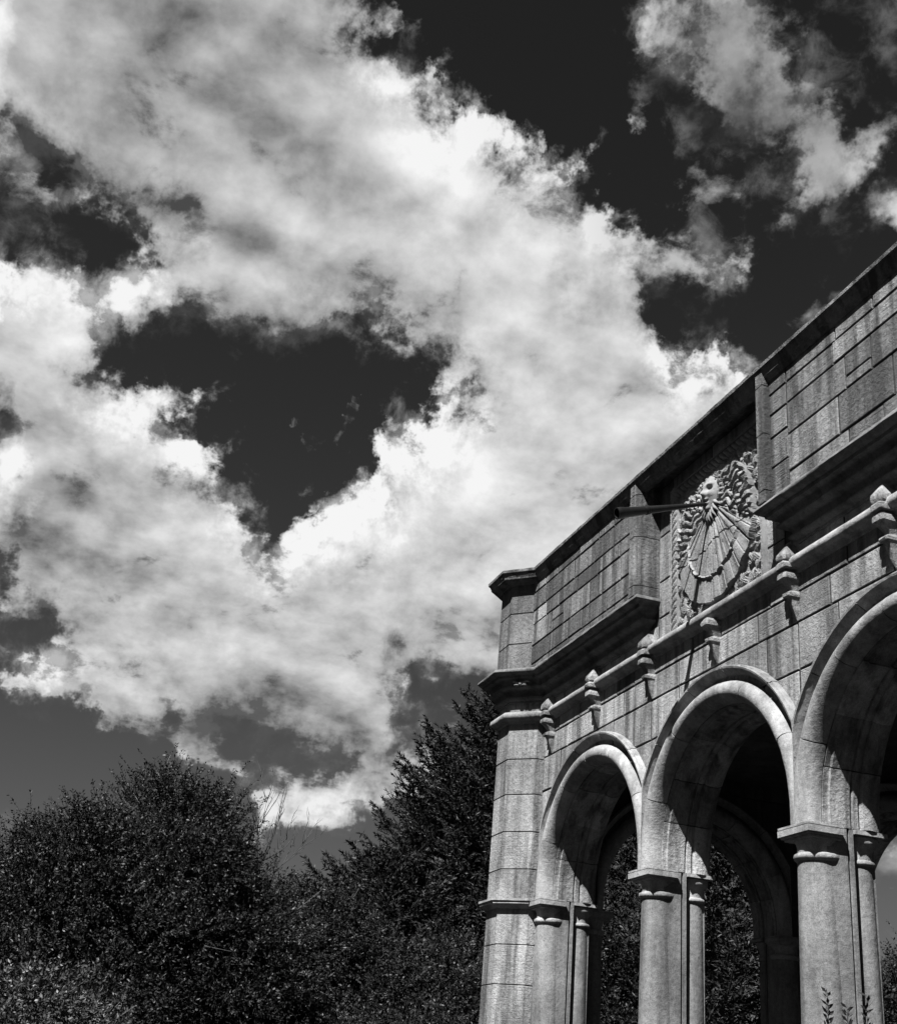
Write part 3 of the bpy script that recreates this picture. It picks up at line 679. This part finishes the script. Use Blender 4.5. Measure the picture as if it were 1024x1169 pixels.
def quad_mesh(name, V, F, mat, parent, smooth=False, tone=None):
    me = bpy.data.meshes.new(name)
    V = np.ascontiguousarray(V, dtype=np.float32); F = np.ascontiguousarray(F, dtype=np.int32)
    me.vertices.add(len(V)); me.vertices.foreach_set('co', V.ravel())
    me.loops.add(F.size); me.loops.foreach_set('vertex_index', F.ravel())
    me.polygons.add(len(F)); me.polygons.foreach_set('loop_start', np.arange(0, F.size, F.shape[1], dtype=np.int32))
    if smooth: me.polygons.foreach_set('use_smooth', np.ones(len(F), dtype=bool))
    else: me.polygons.foreach_set('use_smooth', np.zeros(len(F), dtype=bool))
    if tone is not None:
        a = me.attributes.new('tone', 'FLOAT', 'FACE'); a.data.foreach_set('value', np.ascontiguousarray(tone, dtype=np.float32))
    me.update(calc_edges=True); me.materials.append(mat)
    o = bpy.data.objects.new(name, me); COL.objects.link(o)
    if parent is not None: o.parent = parent
    return o
sundial()

# ---- the rest of the loggia: left end wall with its arch, back arcade, ceiling, roof, floor
def side_wall(c_list, x0, x1, xf, zt=5.5):
    mb = MB(); n = 160
    def lo(x):
        best = ZS
        for c in c_list:
            dd = abs(x-c)
            if dd < 1.27: best = max(best, ZC+sqrt(1.27**2-dd*dd))
        return best if any(abs(x-c) < 1.27 for c in c_list) else 0.0
    xs = [x0+(x1-x0)*i/n for i in range(n+1)]
    mb.grid([[(x, 0.018, lo(x)), (x, 0.018, zt), (x, 0.55, zt), (x, 0.55, lo(x))] for x in xs])
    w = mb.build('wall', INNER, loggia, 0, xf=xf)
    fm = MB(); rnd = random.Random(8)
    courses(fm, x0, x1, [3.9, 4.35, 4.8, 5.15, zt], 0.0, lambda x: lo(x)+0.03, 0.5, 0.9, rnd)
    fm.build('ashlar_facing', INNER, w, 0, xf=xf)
    for i, c in enumerate(c_list): make_arch(c, loggia, xf=xf, seed=20+i)
LEFT_END = Matrix(((0, -1, 0, -4.02), (1, 0, 0, 0), (0, 0, 1, 0), (0, 0, 0, 1)))       # wall's own x runs along +y, its face looks to +x
side_wall([1.97], 0.56, 3.45, LEFT_END)
for y in (0.72, 3.22): make_pier(y, loggia, xf=LEFT_END)
BACK = Matrix.Translation((0, 3.45, 0))
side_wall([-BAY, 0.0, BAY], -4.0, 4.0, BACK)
for i in (1, 2): make_pier((i-1.5)*BAY, loggia, xf=BACK)
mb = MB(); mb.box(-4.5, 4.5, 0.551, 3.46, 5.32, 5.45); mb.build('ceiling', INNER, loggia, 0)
mb = MB(); mb.box(-4.4, 4.4, 0.30, 4.0, 7.0, 7.15); mb.box(-4.4, 4.4, 3.8, 4.0, 5.5, 7.0); mb.build('roof', MORTAR, loggia, 0)
mb = MB(); mb.box(-5.0, 5.0, -0.6, 4.5, 0.004, 0.03); mb.build('floor_slab', PAVING, loggia, 0)

# ------------------------------------------------------------------ ground
mb = MB(); mb.face([(-400, -400, 0), (400, -400, 0), (400, 400, 0), (-400, 400, 0)])
tag(mb.build('ground', GRASS, None, 0), kind='structure')

# ------------------------------------------------------------------ vegetation
def leaf_quads(C, A, L, W, rs, flat=0.5):
    """diamond leaves: centres C, long axes A"""
    n = len(C); A = A/np.linalg.norm(A, axis=1, keepdims=True)
    r = rs.normal(0, 1, (n, 3)); r[:, 2] += 0
    B = np.cross(A, r); B /= np.linalg.norm(B, axis=1, keepdims=True)+1e-9
    if flat:
        up_ = np.array([0, 0, 1.0]); Bf = np.cross(A, up_); Bf /= np.linalg.norm(Bf, axis=1, keepdims=True)+1e-6
        B = B*(1-flat)+Bf*flat; B /= np.linalg.norm(B, axis=1, keepdims=True)+1e-9
    L = L[:, None]; W = W[:, None]
    V = np.stack([C-A*L*.5, C+B*W*.5-A*L*.05, C+A*L*.5, C-B*W*.5-A*L*.05], 1).reshape(-1, 3)
    F = np.arange(4*n).reshape(n, 4)
    return V, F
def trunk_mesh(name, base, top, r0, r1, limbs, parent, rnd, mat=None):
    mb = MB(); b = Vector(base); t = Vector(top); pts = []
    for i in range(7):
        f_ = i/6; p = b.lerp(t, f_)+Vector((rnd.uniform(-1, 1), rnd.uniform(-1, 1), 0))*0.06*(b-t).length*0.25*(0 < i < 6); pts.append(p)
    mb.tube(pts, [r0*(1.25 if i == 0 else 1)*(1-i/6)+r1*i/6 for i in range(7)], 9)
    for q in limbs:
        f_ = rnd.uniform(0.35, 0.85); k = f_*6; i = int(k); s = pts[i].lerp(pts[min(6, i+1)], k-i); q = Vector(q)
        mid = s.lerp(q, 0.5)+Vector((0, 0, (q-s).length*0.12))
        rr = (r0*(1-f_)+r1*f_)*0.5
        mb.tube([s, s.lerp(mid, .5), mid, mid.lerp(q, .5), q], [rr, rr*.8, rr*.6, rr*.4, rr*.15], 6)
    return mb.build(name, mat or BARK, parent, 60)

def broadleaf(name, label, cat, base, lobes, twigs, seed, leaf=0.13, mat=None, group=None, tw_len=(0.3, 0.6), per=18, up_bias=0.35, trunk_r=0.22, spiky=0.0):
    """tree: lobes are (x, y, z, rx, ry, rz); the crown is thousands of leafy twigs through their outer volume"""
    rs = np.random.RandomState(seed); rnd = random.Random(seed)
    root = empty(name, None, base); B0 = np.array(base)
    tag(root, label, cat, group)
    lob = np.array(lobes, float); vol = (lob[:, 3]*lob[:, 4]*lob[:, 5])**(2/3.); pick = rs.choice(len(lob), twigs, p=vol/vol.sum())
    pass
    # boughs first, then twigs fanning out of each bough, so the crown has clumps and gaps
    nb = max(14, twigs//60); bp = rs.choice(len(lob), nb, p=vol/vol.sum())
    ub = rs.normal(0, 1, (nb, 3)); ub /= np.linalg.norm(ub, axis=1, keepdims=True)
    Bc = lob[bp, :3]+ub*lob[bp, 3:]*(0.50+0.50*np.sqrt(rs.uniform(0, 1, (nb, 1))))
    k = rs.randint(0, nb, twigs)
    off = rs.normal(0, 1, (twigs, 3))*np.array([.27, .27, .17])*lob[bp[k], 3:4]**.5
    P = Bc[k]+off; u = ub[k]
    keep = P[:, 2] > 0.25
    P = P[keep]; u = u[keep]; off = off[keep]; n = len(P)
    dirs = u*0.7+off*1.2+rs.normal(0, 0.35, (n, 3)); dirs[:, 2] += up_bias
    dirs /= np.linalg.norm(dirs, axis=1, keepdims=True)
    TL = rs.uniform(tw_len[0], tw_len[1], n)*(1+spiky*(rs.uniform(0, 1, n) < 0.12))
    tt = (np.arange(per)+0.5)/per
    droop = rs.uniform(-0.1, 0.5, n)
    C = P[:, None, :]+dirs[:, None, :]*(TL[:, None]*tt[None, :])[:, :, None]
    C[:, :, 2] -= (droop[:, None]*TL[:, None]*tt[None, :]**2)
    sgn = np.where(np.arange(per) % 2 == 0, 1, -1)
    side = np.cross(dirs, rs.normal(0, 1, (n, 3))); side /= np.linalg.norm(side, axis=1, keepdims=True)+1e-9
    wob = rs.normal(0, 0.35, (n, per, 3))
    A = dirs[:, None, :]*0.7+side[:, None, :]*sgn[None, :, None]*0.75+wob; A[:, :, 2] -= 0.15
    C = (C+A*leaf*0.45).reshape(-1, 3); A = A.reshape(-1, 3)
    m_ = len(C); Ls = leaf*rs.uniform(0.6, 1.3, m_); Ws = Ls*rs.uniform(0.32, 0.5, m_)
    V, F = leaf_quads(C, A, Ls, Ws, rs, 0.35)
    tn = np.repeat(rs.uniform(-.4, .4, n)+rs.uniform(-.6, .6, nb)[k[keep]], per)+rs.uniform(-.4, .4, m_)
    tipp = P+dirs*TL[:, None]; tipp[:, 2] -= droop*TL
    sw = side*0.0035
    SV = np.stack([P-sw*1.6, P+sw*1.6, tipp+sw*.5, tipp-sw*.5], 1).reshape(-1, 3)
    F = np.concatenate([F, np.arange(4*n).reshape(n, 4)+len(V)]); V = np.concatenate([V, SV]); tn = np.concatenate([tn, np.full(n, -1.2)])
    quad_mesh('crown', V-B0, F, mat or LEAF_A, root, tone=tn)
    limbs = [tuple(lob[i, :3]+rs.normal(0, .4, 3)*lob[i, 3:]-B0) for i in rs.choice(len(lob), min(16, 5+len(lob)*3))]
    topz = lob[:, 2].max()
    mx = lob[:, 0].mean()*0.35; my = lob[:, 1].mean()*0.35
    trunk_mesh('trunk', (0, 0, -0.1), (lob[np.argmax(lob[:, 2]), 0]*.6+base[0]*.4-base[0], lob[np.argmax(lob[:, 2]), 1]*.6+base[1]*.4-base[1], topz-base[2]), trunk_r, 0.05, limbs, root, rnd)
    return root

def conifer(name, label, base, H, R, seed, z_low=0.8, group=None, whorls=26, needle=0.13, power=0.75, ragged=0.25, per=26):
    rs = np.random.RandomState(seed); rnd = random.Random(seed)
    root = tag(empty(name, None, base), label, 'conifer', group)
    mb = MB()
    mb.tube([(0, 0, -0.1), (0.03*H*.1, 0, H*.3), (-0.02*H*.1, .02, H*.65), (0, 0, H)], [H*.02, H*.016, H*.009, .012], 9)
    mb.build('trunk', BARK, root, 60)
    bb = MB(); CC = []; AA = []; TN = []
    for w in range(whorls):
        f_ = (w+rs.uniform(-.3, .3))/(whorls-1); f_ = min(max(f_, 0), 0.99)
        z = z_low+(H-z_low)*f_
        L0 = R*(1-f_)**power+0.25
        nb = 7
        a0 = rs.uniform(0, 6.28)
        for k in range(nb):
            az = a0+2*pi*k/nb+rs.uniform(-.35, .35); L = L0*rs.uniform(1-ragged*1.6, 1+ragged)
            d = np.array([cos(az), sin(az), 0]); rise = rs.uniform(0.0, 0.30)+0.45*f_**2; sag = 0.30*(1-f_)
            ns = 8; s = np.linspace(0, 1, ns)
            pts = d[None, :]*(L*s)[:, None]; pts[:, 2] += z+L*(rise*s-sag*np.sin(s*pi*0.8)+0.16*s**3)
            bb.tube([tuple(p) for p in pts], [max(.008, 0.035*(1-q)*L/4) for q in s], 4)
            side = np.array([-sin(az), cos(az), 0])
            nt = max(6, int(L*8))
            for t in np.linspace(0.16, 1.0, nt):
                p = np.array([np.interp(t, s, pts[:, i]) for i in range(3)])
                for sg in (-1, 1):
                    tl = L*0.26*(1.15-t)*rs.uniform(.6, 1.2)+0.20
                    dv = d*0.75+side*sg*rs.uniform(.5, 1.0); dv[2] += rs.uniform(-.05, .4); dv /= np.linalg.norm(dv)
                    q = rs.uniform(0, 1, per)[:, None]
                    c = p+dv*tl*q; c[:, 2] += 0.18*tl*q[:, 0]**2
                    a = dv*0.9+rs.normal(0, .55, (per, 3)); a[:, 2] += 0.22
                    CC.append(c+a*needle*0.35); AA.append(a); TN.append(np.full(per, rs.uniform(-.6, .6)))
    C = np.concatenate(CC); A = np.concatenate(AA); tn = np.concatenate(TN)
    n = len(C); Ls = needle*rs.uniform(.7, 1.3, n); V, F = leaf_quads(C, A, Ls, Ls*rs.uniform(.17, .28, n), rs, 0.0)
    bb.build('branches', BARK, root, 60)
    quad_mesh('crown', V, F, NEEDLE, root, tone=tn+rs.uniform(-.3, .3, n))
    return root

broadleaf('broadleaf_tree', 'broad dark leafy tree with a shaggy spiked top, tallest at the left of the loggia', 'tree', (-15.2, -3.6, 0),
          [(-15.1, -3.2, 5.2, 1.0, .9, 1.5), (-15.1, -2.4, 5.0, .95, .8, 1.4), (-15.0, -4.5, 4.6, 1.0, .8, 1.25), (-15.2, -5.5, 3.95, 1.1, .9, 1.2), (-15.0, -1.75, 4.3, .9, .7, 1.3), (-15.0, -1.1, 3.6, .9, .7, 1.2), (-15.3, -6.6, 3.3, 1.2, 1.0, 1.3), (-14.6, -4.0, 2.8, 1.8, 2.6, 1.8), (-14.8, -1.6, 2.4, 1.5, 1.5, 1.9), (-14.3, -5.6, 2.0, 1.4, 1.5, 1.5)],
          25000, 1, leaf=0.062, spiky=0.2, up_bias=.4)
broadleaf('broadleaf_tree', 'low round leafy tree filling the gap between the tall left tree and the conifers', 'tree', (-17.6, -0.2, 0),
          [(-17.2, -0.5, 3.8, 1.2, 1.0, 1.35), (-17.6, 0.6, 3.9, 1.2, 1.1, 1.4), (-17.2, 0, 2.2, 1.6, 2.2, 1.8)], 10000, 2, leaf=0.07, mat=LEAF_B)
broadleaf('broadleaf_tree', 'dark leafy tree standing in front of the conifers, left of the turret', 'tree', (-16.5, 2.3, 0),
          [(-16.5, 1.8, 3.2, 1.3, 1.2, 1.5), (-16.3, 3.1, 2.8, 1.4, 1.3, 1.5), (-16.0, 2.6, 1.8, 1.8, 2.2, 1.6)], 10000, 3, leaf=0.07)
broadleaf('shrub', 'pale sunlit shrub with drooping leaves at the lower left', 'shrub', (-5.6, -5.2, 0),
          [(-5.6, -5.2, 1.5, .7, .6, .8), (-5.7, -4.55, 1.45, .6, .5, .75), (-5.6, -5.0, .8, .9, .9, .7)], 4500, 4, leaf=0.05, mat=LEAF_C, tw_len=(.2, .4), trunk_r=0.06, up_bias=.2)
broadleaf('broadleaf_tree', 'leafy tree with glossy foliage seen through the left arch', 'tree', (-12.5, 5.2, 0),
          [(-12.5, 4.6, 3.3, 1.3, 1.2, 1.5), (-12.4, 5.8, 3.0, 1.3, 1.2, 1.5), (-12.3, 5.2, 1.7, 1.6, 1.8, 1.5)], 8000, 5, leaf=0.06, mat=LEAF_A)
broadleaf('shrub', 'dark shrub in front of the leafy trees at the foot of the turret', 'shrub', (-9.3, 0.6, 0),
          [(-9.3, 0.2, 1.5, .9, .9, 1.0), (-9.2, 1.4, 1.4, .9, .8, 1.0), (-9.4, -1.0, 1.1, .9, .9, .9)], 6000, 6, leaf=0.05, tw_len=(.25, .5), trunk_r=0.07)
broadleaf('broadleaf_tree', 'tree at the left border of the view, only the tips of its boughs showing', 'tree', (-17.8, -7.7, 0),
          [(-17.8, -7.75, 4.4, 1.0, .85, 1.6), (-17.6, -7.9, 2.8, 1.3, 1.2, 1.8)], 4000, 15, leaf=0.075)
conifer('conifer', 'tallest shaggy conifer rising behind the turret', (-22.8, 6.6, 0), 11.7, 5.0, 7, whorls=50, per=28, power=.66)
conifer('conifer', 'second conifer half hidden behind the tallest one, reaching two thirds of its height', (-25.0, 5.7, 0), 10.4, 3.3, 17, whorls=36, per=24, power=.6)
conifer('conifer', 'lower conifer with a rounded top beside the tall one', (-22.2, 3.2, 0), 6.7, 2.8, 8, whorls=30, power=0.48, per=28)
conifer('conifer', 'conifer with layered feathery boughs seen through the middle arch', (-10.4, 5.9, 0), 8.6, 2.3, 9, whorls=22, per=30, needle=.11)
conifer('conifer', 'dark conifer behind the left arch', (-15.5, 7.2, 0), 9.4, 3.0, 10, whorls=30, per=24)
broadleaf('broadleaf_tree', 'small dark tree under open sky, seen through the right arch', 'tree', (-10.3, 10.5, 0),
          [(-10.3, 10.2, 3.2, 1.2, 1.2, 1.3), (-10.0, 9.2, 2.6, 1.1, 1.0, 1.3), (-10.2, 11.3, 2.8, 1.3, 1.2, 1.4)], 6000, 12, leaf=0.065, spiky=.5)

# dead grey branches standing out of the crown of the left tree
def bare_branches():
    root = tag(empty('bare_tree', None, (-16.45, -1.05, 0)), 'leafless grey tree with thin twigs beside the tall left tree', 'tree')
    rnd = random.Random(5); mb = MB()
    mb.tube([(0, 0, -.1), (.05, -.1, 1.6), (0, .05, 3.4), (-.05, -.05, 5.2)], [.09, .07, .05, .03], 7)
    mb.build('trunk', TWIG, root, 60)
    mb = MB()
    def grow(p, d, L, r, depth):
        pts = [p]; q = p.copy(); dd = d.copy()
        for i in range(5):
            dd = (dd+Vector((rnd.uniform(-.18, .18), rnd.uniform(-.18, .18), rnd.uniform(-.05, .2)))).normalized(); q = q+dd*L/5; pts.append(q.copy())
        mb.tube(pts, [r*(1-.15*i) for i in range(6)], 5)
        if depth:
            for i in range(1, 6):
                for _ in range(2 if depth > 1 else 1):
                    s = (dd+Vector((rnd.uniform(-.8, .8), rnd.uniform(-.8, .8), rnd.uniform(-.1, .7)))).normalized()
                    grow(pts[i], s, L*rnd.uniform(.25, .5), r*.55, depth-1)
    for d, L in (((-.1, -.15, 1), 1.75), ((0, .35, .9), 1.5), ((.1, .85, .55), 1.35), ((0, .05, 1), 1.3), ((0, .55, .8), 1.2), ((-.2, -.5, .8), 1.2)):
        grow(Vector((-.05, -.05, 5.0)), Vector(d).normalized(), L, .018, 2)
    mb.build('twigs', TWIG, root, 60)
bare_branches()

# young upright plant growing in front of the right-hand column
def young_plant():
    root = tag(empty('young_plant', None, (2.62, -0.72, 0)), 'young plant with upright leafy stems in front of the nearest column', 'plant')
    rs = np.random.RandomState(3); mb = MB(); C = []; A = []
    for dx, dy, h in ((-.13, 0, 2.33), (.03, .02, 2.24), (.24, 0, 2.29), (.12, -.08, 2.0), (-.05, .1, 1.9)):
        pts = [(dx*.3, dy*.3, 0.0), (dx*.7, dy*.8, h*.4), (dx, dy, h*.8), (dx, dy, h)]
        mb.tube(pts, [.012, .009, .006, .002], 5)
        for t in np.linspace(.25, 1, 220):
            z = h*t; x = np.interp(z, [p[2] for p in pts], [p[0] for p in pts]); y = np.interp(z, [p[2] for p in pts], [p[1] for p in pts])
            a = t*400; d = np.array([cos(a), sin(a), .9]); C.append(np.array([x, y, z])+d*.02); A.append(d+rs.normal(0, .2, 3))
    mb.build('stems', BARK, root, 60)
    C = np.array(C); A = np.array(A); Ls = .052*rs.uniform(.7, 1.2, len(C)); V, F = leaf_quads(C, A, Ls, Ls*.42, rs, .3)
    quad_mesh('leaves', V, F, LEAF_A, root, tone=rs.uniform(-.6, .6, len(C)))
young_plant()
